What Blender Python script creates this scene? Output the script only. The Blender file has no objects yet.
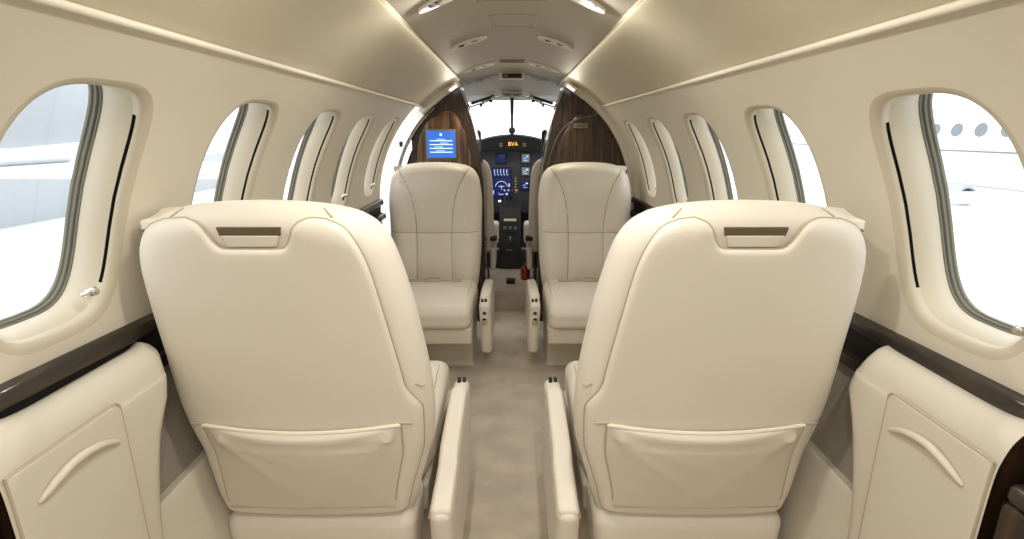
import bpy, bmesh, math, random
import numpy as np
from mathutils import Vector, Matrix
from mathutils.geometry import delaunay_2d_cdt
random.seed(7); np.random.seed(7)
S = bpy.context.scene
COL = S.collection
pi = math.pi

# ------------------------------------------------------------------ materials
def srgb(r, g, b):
    f = lambda c: (c/255/12.92) if c/255 <= .04045 else ((c/255+.055)/1.055)**2.4
    return (f(r), f(g), f(b), 1)

def mat(name, col, rough=.5, metal=0, spec=.5, noise=None, bump=None, coat=0, emit=None, sheen=0):
    """noise = (scale, strength, stretch) colour mottling; bump = (scale, strength)"""
    m = bpy.data.materials.new(name); m.use_nodes = True
    nt = m.node_tree; b = nt.nodes['Principled BSDF']
    b.inputs['Base Color'].default_value = col
    b.inputs['Roughness'].default_value = rough
    b.inputs['Metallic'].default_value = metal
    b.inputs['Specular IOR Level'].default_value = spec
    b.inputs['Coat Weight'].default_value = coat
    if sheen: b.inputs['Sheen Weight'].default_value = sheen
    if emit:
        b.inputs['Emission Color'].default_value = emit[0]; b.inputs['Emission Strength'].default_value = emit[1]
    tc = nt.nodes.new('ShaderNodeTexCoord')
    if noise:
        mp = nt.nodes.new('ShaderNodeMapping'); mp.inputs['Scale'].default_value = noise[2]
        nt.links.new(tc.outputs['Object'], mp.inputs['Vector'])
        n = nt.nodes.new('ShaderNodeTexNoise'); n.inputs['Scale'].default_value = noise[0]; n.inputs['Detail'].default_value = 5
        nt.links.new(mp.outputs[0], n.inputs['Vector'])
        r = nt.nodes.new('ShaderNodeValToRGB'); k = noise[1]
        r.color_ramp.elements[0].position = .3; r.color_ramp.elements[1].position = .7
        r.color_ramp.elements[0].color = [c*(1-k) for c in col[:3]]+[1]
        r.color_ramp.elements[1].color = [min(1, c*(1+k)) for c in col[:3]]+[1]
        nt.links.new(n.outputs['Fac'], r.inputs['Fac']); nt.links.new(r.outputs[0], b.inputs['Base Color'])
    if bump:
        n2 = nt.nodes.new('ShaderNodeTexNoise'); n2.inputs['Scale'].default_value = bump[0]; n2.inputs['Detail'].default_value = 3
        nt.links.new(tc.outputs['Object'], n2.inputs['Vector'])
        bp = nt.nodes.new('ShaderNodeBump'); bp.inputs['Strength'].default_value = bump[1]; bp.inputs['Distance'].default_value = .002
        nt.links.new(n2.outputs['Fac'], bp.inputs['Height']); nt.links.new(bp.outputs[0], b.inputs['Normal'])
    return m

def wood(name, c1, c2, c3, scale=(30, 30, 2.5), rough=.22):
    m = bpy.data.materials.new(name); m.use_nodes = True
    nt = m.node_tree; b = nt.nodes['Principled BSDF']
    b.inputs['Roughness'].default_value = rough; b.inputs['Coat Weight'].default_value = .4; b.inputs['Coat Roughness'].default_value = .1
    tc = nt.nodes.new('ShaderNodeTexCoord'); mp = nt.nodes.new('ShaderNodeMapping'); mp.inputs['Scale'].default_value = scale
    nt.links.new(tc.outputs['Object'], mp.inputs['Vector'])
    n = nt.nodes.new('ShaderNodeTexNoise'); n.inputs['Scale'].default_value = 1; n.inputs['Detail'].default_value = 6; n.inputs['Distortion'].default_value = .6
    nt.links.new(mp.outputs[0], n.inputs['Vector'])
    r = nt.nodes.new('ShaderNodeValToRGB'); e = r.color_ramp.elements
    e[0].position = .34; e[0].color = c1; e[1].position = .68; e[1].color = c3
    x = e.new(.5); x.color = c2
    nt.links.new(n.outputs['Fac'], r.inputs['Fac']); nt.links.new(r.outputs[0], b.inputs['Base Color'])
    return m

def glassmat(name, tint=(1, 1, 1, 1), gl=.06):
    m = bpy.data.materials.new(name); m.use_nodes = True
    nt = m.node_tree; nt.nodes.clear()
    o = nt.nodes.new('ShaderNodeOutputMaterial'); mx = nt.nodes.new('ShaderNodeMixShader')
    t = nt.nodes.new('ShaderNodeBsdfTransparent'); t.inputs[0].default_value = tint
    g = nt.nodes.new('ShaderNodeBsdfGlossy'); g.inputs['Roughness'].default_value = .02
    mx.inputs[0].default_value = gl
    nt.links.new(t.outputs[0], mx.inputs[1]); nt.links.new(g.outputs[0], mx.inputs[2]); nt.links.new(mx.outputs[0], o.inputs[0])
    return m

M = {}
M['leather'] = mat('leather', srgb(224, 215, 200), .46, noise=(3, .02, (1, 1, 1)), bump=(420, .12))
M['leather_tan'] = mat('leather_tan', srgb(214, 204, 187), .48, noise=(3, .02, (1, 1, 1)), bump=(420, .12))
M['seam'] = mat('seam', srgb(182, 168, 144), .7)
M['seam_dark'] = mat('seam_dark', srgb(140, 124, 96), .7)
M['piping'] = mat('piping', srgb(236, 226, 204), .4)
M['wall'] = mat('wall', srgb(213, 205, 187), .5, noise=(2, .015, (1, 1, 1)), bump=(700, .08))
M['headliner'] = mat('headliner', srgb(196, 186, 163), .55, noise=(2, .015, (1, 1, 1)), bump=(700, .08))
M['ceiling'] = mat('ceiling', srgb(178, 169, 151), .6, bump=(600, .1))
M['panel'] = mat('panel', srgb(207, 199, 183), .45, bump=(500, .1))
M['reveal'] = mat('reveal', srgb(194, 184, 163), .4)
M['gasket'] = mat('gasket', srgb(112, 108, 92), .35)
M['gasket_dark'] = mat('gasket_dark', srgb(84, 82, 76), .4)
M['slot'] = mat('slot', srgb(22, 24, 30), .7)
M['carpet'] = mat('carpet', srgb(200, 187, 168), .95, noise=(7, .17, (1, 1.4, 1)), bump=(900, .9), sheen=.3)
M['grey'] = mat('grey_carpet', srgb(150, 142, 128), .9, bump=(700, .5))
M['wood'] = wood('wood', srgb(26, 18, 12), srgb(52, 35, 23), srgb(86, 60, 38), (38, 38, 2))
M['wood_light'] = wood('wood_light', srgb(46, 29, 17), srgb(92, 62, 38), srgb(142, 104, 68), (42, 42, 2))
M['wood_rail'] = wood('wood_rail', srgb(24, 18, 13), srgb(42, 33, 24), srgb(60, 48, 35), (6, 9, 60), .38)
M['wood_dark'] = wood('wood_dark', srgb(24, 16, 12), srgb(44, 30, 22), srgb(66, 46, 34), (30, 30, 3))
M['black'] = mat('black', srgb(18, 18, 20), .5)
M['black_groove'] = mat('black_groove', srgb(20, 14, 12), .6)
M['charcoal'] = mat('charcoal', srgb(48, 48, 52), .55)
M['inst'] = mat('instrument_grey', srgb(74, 78, 86), .5)
M['chrome'] = mat('chrome', srgb(215, 212, 205), .18, metal=1)
M['white'] = mat('white_trim', srgb(244, 241, 234), .35)
M['cream'] = mat('cream_plastic', srgb(226, 216, 192), .4)
M['red'] = mat('red_paint', srgb(150, 34, 22), .3, coat=.4)
M['glass'] = glassmat('window_glass', (.97, .98, .98, 1), .05)
M['windshield'] = glassmat('windshield_glass', (.98, .98, .98, 1), .03)
M['webbing'] = mat('webbing', srgb(190, 172, 138), .8, bump=(900, .5))
M['brown'] = mat('brown_vinyl', srgb(92, 74, 50), .6)
M['lens'] = mat('lens', srgb(245, 245, 240), .2, emit=((1, .95, .86, 1), 2.2))
M['cove'] = mat('cove_light', srgb(250, 235, 200), .3, emit=((1, .86, .6, 1), .0))
M['screen'] = mat('screen_blue', srgb(10, 30, 90), .2, emit=(srgb(62, 118, 220), 1.0))
M['screen_text'] = mat('screen_text', srgb(200, 220, 255), .3, emit=(srgb(178, 212, 255), 1.1))
M['pfd'] = mat('display_blue', srgb(8, 18, 50), .2, emit=(srgb(16, 40, 110), .55))
M['pfd_mark'] = mat('display_marks', srgb(200, 215, 240), .3, emit=(srgb(190, 210, 240), .9))
M['amber'] = mat('amber_glow', srgb(240, 170, 60), .3, emit=(srgb(255, 190, 90), 1.3))
M['gauge'] = mat('gauge_face', srgb(120, 136, 146), .4, emit=(srgb(120, 140, 150), .35))
M['plane_white'] = mat('aircraft_white', srgb(244, 245, 246), .4)
M['plane_grey'] = mat('aircraft_grey', srgb(170, 174, 178), .4)
M['plane_glass'] = mat('aircraft_window', srgb(120, 126, 132), .2)
M['apron'] = mat('hangar_floor', srgb(226, 228, 230), .3, noise=(.6, .12, (1, 1, 1)))

# ------------------------------------------------------------------ helpers
def T(o, label=None, cat=None, group=None, kind=None):
    if label: o['label'] = label
    if cat: o['category'] = cat
    if group: o['group'] = group
    if kind: o['kind'] = kind
    return o

def empty(name, loc=(0, 0, 0), rz=0, label=None, cat=None, group=None, kind=None):
    o = bpy.data.objects.new(name, None); COL.objects.link(o)
    o.location = loc; o.rotation_euler = (0, 0, rz); o.empty_display_size = .1
    return T(o, label, cat, group, kind)

def obj(name, vf, m, parent=None, smooth=True, loc=None, recalc=True):
    v, f = vf
    me = bpy.data.meshes.new(name)
    me.from_pydata([tuple(map(float, p)) for p in v], [], [tuple(map(int, q)) for q in f])
    if recalc:
        bm = bmesh.new(); bm.from_mesh(me)
        bmesh.ops.recalc_face_normals(bm, faces=bm.faces); bm.to_mesh(me); bm.free()
    me.materials.append(M[m] if isinstance(m, str) else m)
    if smooth:
        for p in me.polygons: p.use_smooth = True
        try: me.set_sharp_from_angle(angle=math.radians(50))
        except Exception: pass
    me.update()
    o = bpy.data.objects.new(name, me); COL.objects.link(o)
    if parent: o.parent = parent
    if loc: o.location = loc
    return o

def struct(name, vf, m, parent=None, **k):
    o = obj(name, vf, m, parent, **k)
    if parent is None: o['kind'] = 'structure'
    return o

def objs(name, vfs, m, parent):
    return [obj(name, v, m, parent) for v in vfs]

def join(*vfs):
    V, F = [], []
    for v, f in vfs:
        n = len(V); V += [tuple(p) for p in v]; F += [tuple(i+n for i in q) for q in f]
    return V, F

def xf(vf, fn):
    return [fn(*p) for p in vf[0]], vf[1]

def move(vf, x=0, y=0, z=0, rx=0, ry=0, rz=0):
    R = Matrix.Rotation(rz, 3, 'Z') @ Matrix.Rotation(ry, 3, 'Y') @ Matrix.Rotation(rx, 3, 'X')
    return [tuple(R @ Vector(p) + Vector((x, y, z))) for p in vf[0]], vf[1]

def rb(cx, cy, cz, sx, sy, sz, r=.01, n=3, m=0, warp=None):
    """rounded box: centre, full size, radius, n segments on the round, m inner cuts"""
    h = (sx/2, sy/2, sz/2); r = min(r, min(h)*.999)
    def axis(H):
        a = [-H + r*(1-math.cos(i/n*pi/2)) if False else -H + r*i/n for i in range(n)]
        inner = [(-H+r) + (2*(H-r))*j/(m+1) for j in range(m+2)]
        return a + inner + [-p for p in reversed(a)]
    A = [axis(q) for q in h]
    V = []; idx = {}; F = []
    def vert(p):
        k = tuple(round(c, 7) for c in p)
        if k in idx: return idx[k]
        q = [max(-h[i]+r, min(h[i]-r, p[i])) for i in range(3)]
        # remap linear to angular for a proper round
        d = []
        for i in range(3):
            e = p[i]-q[i]
            d.append(math.copysign(math.tan(abs(e)/r*pi/4), e)*1.0 if abs(e) > 1e-9 else 0)
        L = math.sqrt(sum(c*c for c in d)) or 1
        P = [q[i]+r*d[i]/L for i in range(3)]
        idx[k] = len(V); V.append((P[0]+cx, P[1]+cy, P[2]+cz)); return idx[k]
    for ax in range(3):
        o1, o2 = [(1, 2), (0, 2), (0, 1)][ax]
        for sgn in (-1, 1):
            for i in range(len(A[o1])-1):
                for j in range(len(A[o2])-1):
                    q = []
                    for a, b in ((i, j), (i+1, j), (i+1, j+1), (i, j+1)):
                        p = [0, 0, 0]; p[ax] = sgn*h[ax]; p[o1] = A[o1][a]; p[o2] = A[o2][b]
                        q.append(vert(p))
                    if len(set(q)) >= 3: F.append(tuple(dict.fromkeys(q)))
    if warp: V = [warp(*p) for p in V]
    return V, F

def tube(path, r, n=8, closed=False, caps=True, flat=1.0):
    P = [Vector(p) for p in path]; V = []; F = []; N = len(P)
    up = None
    for i in range(N):
        a = P[(i-1) % N] if (closed or i > 0) else P[i]
        b = P[(i+1) % N] if (closed or i < N-1) else P[i]
        t = (b-a).normalized() if (b-a).length > 1e-9 else Vector((0, 0, 1))
        if up is None:
            up = Vector((0, 0, 1)) if abs(t.z) < .9 else Vector((1, 0, 0))
        s = t.cross(up)
        if s.length < 1e-6: s = t.cross(Vector((1, 0, 0)))
        s.normalize(); up = s.cross(t).normalized()
        rr = r[i] if hasattr(r, '__len__') else r
        for k in range(n):
            an = 2*pi*k/n
            V.append(tuple(P[i]+s*math.cos(an)*rr+up*math.sin(an)*rr*flat))
    M_ = N if closed else N-1
    for i in range(M_):
        for k in range(n):
            F.append((i*n+k, i*n+(k+1) % n, ((i+1) % N)*n+(k+1) % n, ((i+1) % N)*n+k))
    if caps and not closed:
        F.append(tuple(range(n))); F.append(tuple((N-1)*n+k for k in range(n)))
    return V, F

def lathe(prof, n=20):
    V = []; F = []
    for r, z in prof:
        for k in range(n): V.append((r*math.cos(2*pi*k/n), r*math.sin(2*pi*k/n), z))
    for i in range(len(prof)-1):
        for k in range(n): F.append((i*n+k, i*n+(k+1) % n, (i+1)*n+(k+1) % n, (i+1)*n+k))
    F.append(tuple(range(n))); F.append(tuple((len(prof)-1)*n+k for k in range(n)))
    return V, F

def grid(nu, nv, fn, close_u=False):
    V = [fn(i/(nu-1 if not close_u else nu), j/(nv-1)) for j in range(nv) for i in range(nu)]
    F = []
    for j in range(nv-1):
        for i in range(nu if close_u else nu-1):
            a = j*nu+i; b = j*nu+(i+1) % nu
            F.append((a, b, b+nu, a+nu))
    return V, F

def spline(pts, k=8, closed=False):
    P = [Vector(p) for p in pts]; N = len(P); out = []
    for i in range(N if closed else N-1):
        g = lambda j: P[j % N] if closed else P[max(0, min(N-1, j))]
        a, b, c, d = g(i-1), g(i), g(i+1), g(i+2)
        for s in range(k):
            t = s/k
            out.append(.5*((2*b)+(-a+c)*t+(2*a-5*b+4*c-d)*t*t+(-a+3*b-3*c+d)*t**3))
    if not closed: out.append(P[-1])
    return [tuple(p) for p in out]

def dense(poly, step, closed=True):
    out = []; N = len(poly)
    for i in range(N if closed else N-1):
        a = np.array(poly[i], float); b = np.array(poly[(i+1) % N], float)
        k = max(1, int(round(np.linalg.norm(b-a)/step)))
        for s in range(k): out.append(tuple(a+(b-a)*s/k))
    return out

def sdist(P, poly):
    P = np.asarray(P, float); A = np.asarray(poly, float); B = np.roll(A, -1, 0); D = B-A
    L = (D**2).sum(1)+1e-12
    best = np.full(len(P), 1e9)
    for i in range(0, len(P), 400):
        p = P[i:i+400, None, :]-A[None]
        t = np.clip((p*D).sum(2)/L, 0, 1)
        q = p-t[..., None]*D
        best[i:i+400] = np.sqrt((q**2).sum(2)).min(1)
    return best

def inside(P, poly):
    P = np.asarray(P, float); c = np.zeros(len(P), bool); n = len(poly)
    for i in range(n):
        x1, y1 = poly[i]; x2, y2 = poly[(i+1) % n]
        if y1 == y2: continue
        m = ((y1 > P[:, 1]) != (y2 > P[:, 1])) & (P[:, 0] < (x2-x1)*(P[:, 1]-y1)/(y2-y1)+x1)
        c ^= m
    return c

def cdt(poly, pts, holes=()):
    vs = [Vector(p) for p in poly]; es = [(i, (i+1) % len(poly)) for i in range(len(poly))]
    for h in holes:
        n = len(vs); vs += [Vector(p) for p in h]; es += [(n+i, n+(i+1) % len(h)) for i in range(len(h))]
    vs += [Vector(p) for p in pts]
    r = delaunay_2d_cdt(vs, es, [], 0, 1e-6)
    V = np.array([tuple(v) for v in r[0]]); F = np.array([f for f in r[2] if len(f) == 3])
    C = V[F].mean(1); keep = inside(C, poly)
    for h in holes: keep &= ~inside(C, h)
    return V, [tuple(f) for f in F[keep]]

def prof(d, r):
    t = np.clip(np.asarray(d)/r, 0, 1)
    return np.sqrt(np.clip(1-(1-t)**2, 0, 1))

def padgrid(poly, g, r):
    P = np.array(poly); ring = []
    A = np.roll(P, 1, 0); B = np.roll(P, -1, 0); Tn = B-A; Tn /= (np.linalg.norm(Tn, axis=1)[:, None]+1e-9)
    area = .5*np.sum(P[:, 0]*np.roll(P[:, 1], -1)-np.roll(P[:, 0], -1)*P[:, 1])
    N = np.stack([-Tn[:, 1], Tn[:, 0]], 1)*(1 if area > 0 else -1)
    fr = (.04, .15, .34, .6, .95)
    for k in fr:
        q = P+N*r*k
        d = sdist(q, poly); ok = (d > r*k*.93) & inside(q, poly)
        ring.append(q[ok])
    lo = P.min(0); hi = P.max(0)
    xs = np.arange(lo[0]+g*.5, hi[0], g); ys = np.arange(lo[1]+g*.5, hi[1], g)
    G = np.array([(x, y) for x in xs for y in ys])
    if len(G):
        d = sdist(G, poly); G = G[inside(G, poly) & (d > r*1.0+g*.3)]; ring.append(G)
    pts = np.concatenate([q for q in ring if len(q)])
    return cdt(poly, pts)

def pad(poly, g, r, front, back=None):
    """front(x,z,p) -> 3D; back likewise (or None for an open pad). p = 0 at outline .. 1 inside"""
    V, F = padgrid(poly, g, r)
    p = prof(sdist(V, poly), r); p[p < 1e-3] = 0
    A = [front(v[0], v[1], q) for v, q in zip(V, p)]
    vf = (A, F)
    if back:
        edge = {i: i for i in range(len(V)) if p[i] < .02}
        B = []; mp = {}
        for i, (v, q) in enumerate(zip(V, p)):
            if i in edge: mp[i] = i
            else: mp[i] = len(A)+len(B); B.append(back(v[0], v[1], q))
        vf = (A+B, F+[tuple(mp[i] for i in reversed(f)) for f in F])
    return vf

def text_mesh(s, size):
    c = bpy.data.curves.new('txt', 'FONT'); c.body = s; c.size = size; c.extrude = size*.03; c.align_x = 'CENTER'; c.align_y = 'CENTER'
    o = bpy.data.objects.new('txt', c); COL.objects.link(o)
    dg = bpy.context.evaluated_depsgraph_get(); dg.update()
    me = bpy.data.meshes.new_from_object(o.evaluated_get(dg))
    vf = ([tuple(v.co) for v in me.vertices], [tuple(p.vertices) for p in me.polygons])
    bpy.data.objects.remove(o); bpy.data.curves.remove(c); bpy.data.meshes.remove(me)
    return vf

def copy_tree(o, parent=None):
    c = o.copy(); COL.objects.link(c)
    if parent: c.parent = parent; c.matrix_parent_inverse = o.matrix_parent_inverse
    for ch in list(o.children): copy_tree(ch, c)
    return c

# ------------------------------------------------------------------ camera
cam = bpy.data.cameras.new('camera'); co = bpy.data.objects.new('camera', cam); COL.objects.link(co)
cam.sensor_width = 36; cam.lens = 36*500/1024; cam.clip_start = .02; cam.clip_end = 200
co.location = (0, 0, 1.2); co.rotation_euler = (pi/2-math.atan(137.5/500), 0, 0)
S.camera = co

# ------------------------------------------------------------------ fuselage shell
R0, C0 = .74, .80
Y0, Y1 = -1.3, 3.1
WL = [-.62, -.16, .30, .760, 1.218, 1.690, 2.130, 2.595]
WR = [-.60, -.14, .315, .773, 1.240, 1.715, 2.190, 2.665]
SA = R0*math.radians(22.5); HA, HB = .120, .204

def oval(cy, off=0.0, n=56):
    sc_ = SA-(.014 if cy in WR else 0)
    a, b = HA+off, HB+off; out = []
    for k in range(n):
        t = 2*pi*k/n; c, s = math.cos(t), math.sin(t); e = 2/3.4
        out.append((cy+a*math.copysign(abs(c)**e, c), sc_+b*math.copysign(abs(s)**e, s)))
    return out

def cyl(Y, s, sg, e=0.0):
    a = s/R0; r = R0+e
    return (sg*r*math.cos(a), Y, C0+r*math.sin(a))

def side_wall(sg, WS, yend):
    s0, s1 = R0*math.radians(-6), R0*math.radians(46.6)
    poly = dense([(Y0, s0), (yend, s0), (yend, s1), (Y0, s1)], .06)
    holes = [oval(w, .017) for w in WS]
    pts = []
    ys = np.arange(Y0+.03, yend-.01, .06); ss = np.arange(s0+.03, s1-.01, .03)
    G = np.array([(y, s) for y in ys for s in ss]); ok = np.ones(len(G), bool)
    for h in holes: ok &= ~inside(G, h) & (sdist(G, h) > .012)
    V, F = cdt(poly, G[ok], holes)
    return [cyl(v[0], v[1], sg) for v in V], F

struct('wall_left', side_wall(-1, WL, 2.80), 'wall', recalc=False)
struct('wall_right', side_wall(1, WR, Y1), 'wall', recalc=False)

def ring_strip(sg, cy, rings, sel=None):
    loops = [[cyl(y, s, sg, e) for y, s in oval(cy, off)] for off, e in rings]
    n = len(loops[0]); V = [p for L in loops for p in L]; F = []
    for i in range(len(loops)-1):
        for k in range(n):
            if sel and not sel(k, n): continue
            F.append((i*n+k, i*n+(k+1) % n, (i+1)*n+(k+1) % n, (i+1)*n+k))
    return V, F

wn = 0
for sg, WS in ((-1, WL), (1, WR)):
    for i, w in enumerate(WS):
        wn += 1
        t = empty('window_%d' % wn, (0, 0, 0), kind='structure')
        obj('window_liner', ring_strip(sg, w, [(.017, 0), (.013, .0005), (.009, .0015), (.0055, .0032), (.002, .006), (.0005, .010), (0, .013)]), 'reveal', t)
        q_ = .66 if i == 3 else .84
        side = lambda k, n: abs(math.sin(2*pi*(k+.5)/n)) < q_
        obj('shade_slot', ring_strip(sg, w, [(0, .013), (.004, .0135), (.004, .0175), (-.001, .0185)], side), 'slot', t)
        top = lambda k, n: not abs(math.sin(2*pi*(k+.5)/n)) < q_
        obj('liner_edge', join(ring_strip(sg, w, [(0, .013), (-.001, .0185)], top),
                               ring_strip(sg, w, [(-.001, .0185), (-.004, .025), (-.008, .038), (-.010, .052), (-.009, .062)])), 'reveal', t)
        obj('window_gasket', ring_strip(sg, w, [(-.009, .062), (-.011, .063), (-.011, .067), (-.0125, .068), (-.013, .073), (-.016, .075), (-.016, .079)]), 'gasket', t)
        obj('gasket_bead', ring_strip(sg, w, [(-.0113, .0655), (-.0130, .0662), (-.0138, .0682)]), 'gasket_dark', t)
        poly = oval(w, -.0155)
        G = np.array([(y, s) for y in np.arange(w-.09, w+.1, .045) for s in np.arange(SA-.18, SA+.19, .03)])
        G = G[inside(G, poly) & (sdist(G, poly) > .012)]
        V, F = cdt(poly, G)
        obj('window_pane', ([cyl(v[0], v[1], sg, .0785) for v in V], F), 'glass', t)
        if 2 <= i:
            kb = lathe([(.0, -.002), (.004, 0), (.004, .010), (.0075, .012), (.0075, .026), (.004, .029), (0, .029)], 12)
            k0 = cyl(w+.066, SA-.172, sg, .018) if sg < 0 else cyl(w-.095, SA-.185, sg, .03)
            kb = move(kb, 0, 0, 0, ry=-sg*pi/2*.8)
            kb = move(kb, k0[0]-sg*.002, k0[1], k0[2]+.006)
            obj('shade_pull', kb, 'chrome', t)

# upper side panels + centre panel
def profile_sheet(pts, ya, yb, ny=12):
    n = len(pts)
    return grid(n, ny, lambda u, v: (pts[int(round(u*(n-1)))][0], ya+(yb-ya)*v, pts[int(round(u*(n-1)))][1]))
YC = 3.42
for sg, nm in ((-1, 'left'), (1, 'right')):
    pr = []
    for k in range(13):
        a = math.radians(46.0+(66.3-46.0)*k/12); r = .748-.006*(k/12)
        pr.append((sg*r*math.cos(a), C0+r*math.sin(a)))
    pr += [(sg*.293, 1.481), (sg*.289, 1.486), (sg*.291, 1.494)]
    struct('ceiling_'+nm, profile_sheet(pr, Y0, YC), 'headliner', recalc=False)
    # rolled lip where the wall panel meets the headliner
    a = math.radians(46.6)
    p = (sg*(R0+.001)*math.cos(a), C0+(R0+.001)*math.sin(a))
    struct('trim_%d' % (1 if sg < 0 else 2), tube([(p[0], Y0+(Y1-Y0)*k/20, p[1]) for k in range(21)], .0065, 8), 'wall')
cp = [(-.296+.592*k/24, 1.489+.045*(1-(abs(-1+k/12))**2.0)) for k in range(25)]
struct('ceiling', profile_sheet(cp, Y0, YC), 'ceiling', recalc=False)
def ceil_z(x): return 1.489+.045*(1-(abs(x)/.296)**2)
# shallow transverse ribs and recessed panels down the middle of the ceiling
def ceil_box(xa, xb, ya, yb, h=.0016, r=.003):
    return rb((xa+xb)/2, (ya+yb)/2, 0, xb-xa, yb-ya, h, r, 2, 8, warp=lambda x, y, z: (x, y, z+ceil_z(x)-.001))
n = 2
for ya, yb, hw in ((1.26, 1.46, .10), (1.62, 1.80, .075)):
    n += 1
    fr = join(ceil_box(-hw, hw, ya, ya+.006), ceil_box(-hw, hw, yb-.006, yb), ceil_box(-hw, -hw+.005, ya, yb), ceil_box(hw-.005, hw, ya, yb))
    struct('trim_%d' % n, fr, 'headliner')

# ceiling fixtures: oval bezels with air outlet and reading lamp
def oval_fixture(x, y, rz, ln, label, group, lit=True):
    t = empty('ceiling_reading_light', (x, y, ceil_z(x)-.001), rz, label, 'ceiling light', group)
    sl = math.atan(-2*.045*x/.296**2)
    t.rotation_euler = Matrix.Rotation(rz, 4, 'Z').to_euler()
    w = ln*.24
    def warp(px, py, pz):   # follow the slope of the ceiling
        c, s = math.cos(rz), math.sin(rz)
        wx = x+px*c-py*s
        return (px, py, pz+ceil_z(wx)-ceil_z(x))
    def el(a, b, z): return [(a*math.cos(2*pi*k/40), b*math.sin(2*pi*k/40), z) for k in range(40)]
    def rings(L):
        V = [p for q in L for p in q]; F = []
        for i in range(len(L)-1):
            for k in range(40): F.append((i*40+k, i*40+(k+1) % 40, (i+1)*40+(k+1) % 40, (i+1)*40+k))
        return V, F
    a, b = ln/2, w/2
    v = rings([el(a, b, 0), el(a*.985, b*.97, -.006), el(a*.95, b*.91, -.009), el(a*.91, b*.80, -.006), el(a*.90, b*.76, .001)])
    obj('bezel', xf(v, warp), 'white', t)
    v2 = rings([el(a*.90, b*.76, .001), el(a*.7, b*.5, .002), el(a*.01, b*.01, .003)])
    obj('recess', xf(v2, warp), 'brown', t)
    g = move(lathe([(0, .0), (.011, .0), (.013, -.004), (.009, -.009), (.004, -.010), (0, -.010)], 16), -a*.42, 0, 0)
    obj('air_outlet', xf(g, warp), 'charcoal', t)
    l = move(lathe([(0, .0), (.014, .0), (.015, -.005), (.010, -.008), (0, -.009)], 18), a*.30, 0, .0)
    obj('lamp_lens', xf(l, warp), 'lens' if lit else 'gasket', t)
    return t
GRP = 'oval reading lights in the ceiling'
for (x, y, who) in ((.17, 1.36, 'nearest, cut by the photo edge'), (.16, 1.985, 'second from the camera'), (.165, 2.70, 'third from the camera'), (.158, 3.28, 'farthest, just before the cockpit')):
    for sg, sd in ((-1, 'left'), (1, 'right')):
        oval_fixture(sg*x, y, sg*.74, (.19 if y < 2 else .22) if y < 3 else .20,
                     'oval cream ceiling light on the %s, %s' % (sd, who), GRP, y < 1.5)
# lit sign and placards in the ceiling ahead
t = empty('warning_sign', (0, 3.10, ceil_z(0)-.020), 0, 'small black rectangular sign on the ceiling near the cockpit', 'sign')
obj('housing', rb(0, .012, .002, .15, .05, .044, .010, 3), 'cream', t)
obj('sign_face', rb(0, -.014, 0, .112, .006, .026, .002), 'black', t)
tm = text_mesh('XC', .020)
obj('sign_symbol', move(tm, -.036, -.0185, 0, rx=pi/2), 'gauge', t)
t = empty('ceiling_placard', (0, 2.58, ceil_z(0)-.003), 0, 'flat tan rectangular placard set in the middle of the ceiling', 'placard')
obj('placard_plate', rb(0, 0, 0, .12, .15, .005, .002), 'brown', t)
objs('placard_rim', [rb(0, .077, 0, .13, .005, .007, .002), rb(0, -.077, 0, .13, .005, .007, .002)], 'cream', t)
for sg, sd in ((-1, 'left'), (1, 'right')):
    t = empty('entry_light', (sg*.335, 2.98, 1.444), 0, 'small rectangular %s light at the %s end of the ceiling panel' % (('glowing', 'left') if sg < 0 else ('glowing', 'right')), 'light')
    R = sg*math.radians(34)
    obj('light_frame', move(rb(0, 0, 0, .062, .10, .014, .004), ry=R), 'cream', t)
    obj('light_lens', move(rb(0, 0, -.006, .048, .084, .008, .003), ry=R), 'lens', t)

# rear wall behind the camera, floor, lower walls
def disc_section(y, r=.78):
    pts = [(r*math.cos(a), C0+r*math.sin(a)) for a in np.linspace(-pi/2, pi*1.5, 49)[:-1]]
    return [(x, y, max(z, -.02)) for x, z in pts], [tuple(range(48))]
struct('wall_back', disc_section(Y0), 'panel')
struct('floor', grid(40, 90, lambda u, v: (-.72+1.44*u, Y0+(3.32-Y0)*v, 0)), 'carpet')
for sg, nm in ((-1, 'left'), (1, 'right')):
    ye = 2.80 if sg < 0 else Y1
    lo = [(.742, .73), (.738, .68), (.728, .60), (.711, .482)]
    struct('wall_lower_'+nm, profile_sheet([(sg*x, z) for x, z in lo], Y0, ye), 'grey', recalc=False)
    lo = [(.717, .490), (.698, .495), (.686, .487), (.675, .40), (.655, .25), (.63, .10), (.61, 0), (.60, -.02)]
    struct('baseboard_'+nm, profile_sheet([(sg*x, z) for x, z in spline([(a, b, 0) for a, b in lo], 5) and [(p[0], p[1]) for p in spline([(a, b, 0) for a, b in lo], 5)]], Y0, ye), 'panel', recalc=False)
    # wooden rail along the wall under the windows: sloping face, groove and lower lip
    def rail(pts, yA=Y0, yB=ye):
        n_ = len(pts)
        return grid(n_, 40, lambda u, v: (sg*pts[int(round(u*(n_-1)))][0], yA+(yB-yA)*v, pts[int(round(u*(n_-1)))][1]+(.012 if sg < 0 else -.004)+.024*max(0, 1-(yA+(yB-yA)*v)/1.1)))
    tn = 11 if sg < 0 else 14
    struct('trim_%d' % tn, rail([(.742, .828), (.726, .826), (.721, .820), (.719, .800), (.722, .797)]), 'wood_rail', recalc=False)
    struct('trim_%d' % (tn+1), rail([(.722, .797), (.736, .793), (.738, .752), (.724, .748)]), 'black_groove', recalc=False)
    struct('trim_%d' % (tn+2), rail([(.724, .748), (.712, .745), (.710, .722), (.722, .716), (.745, .715)]), 'wood_rail', recalc=False)

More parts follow.
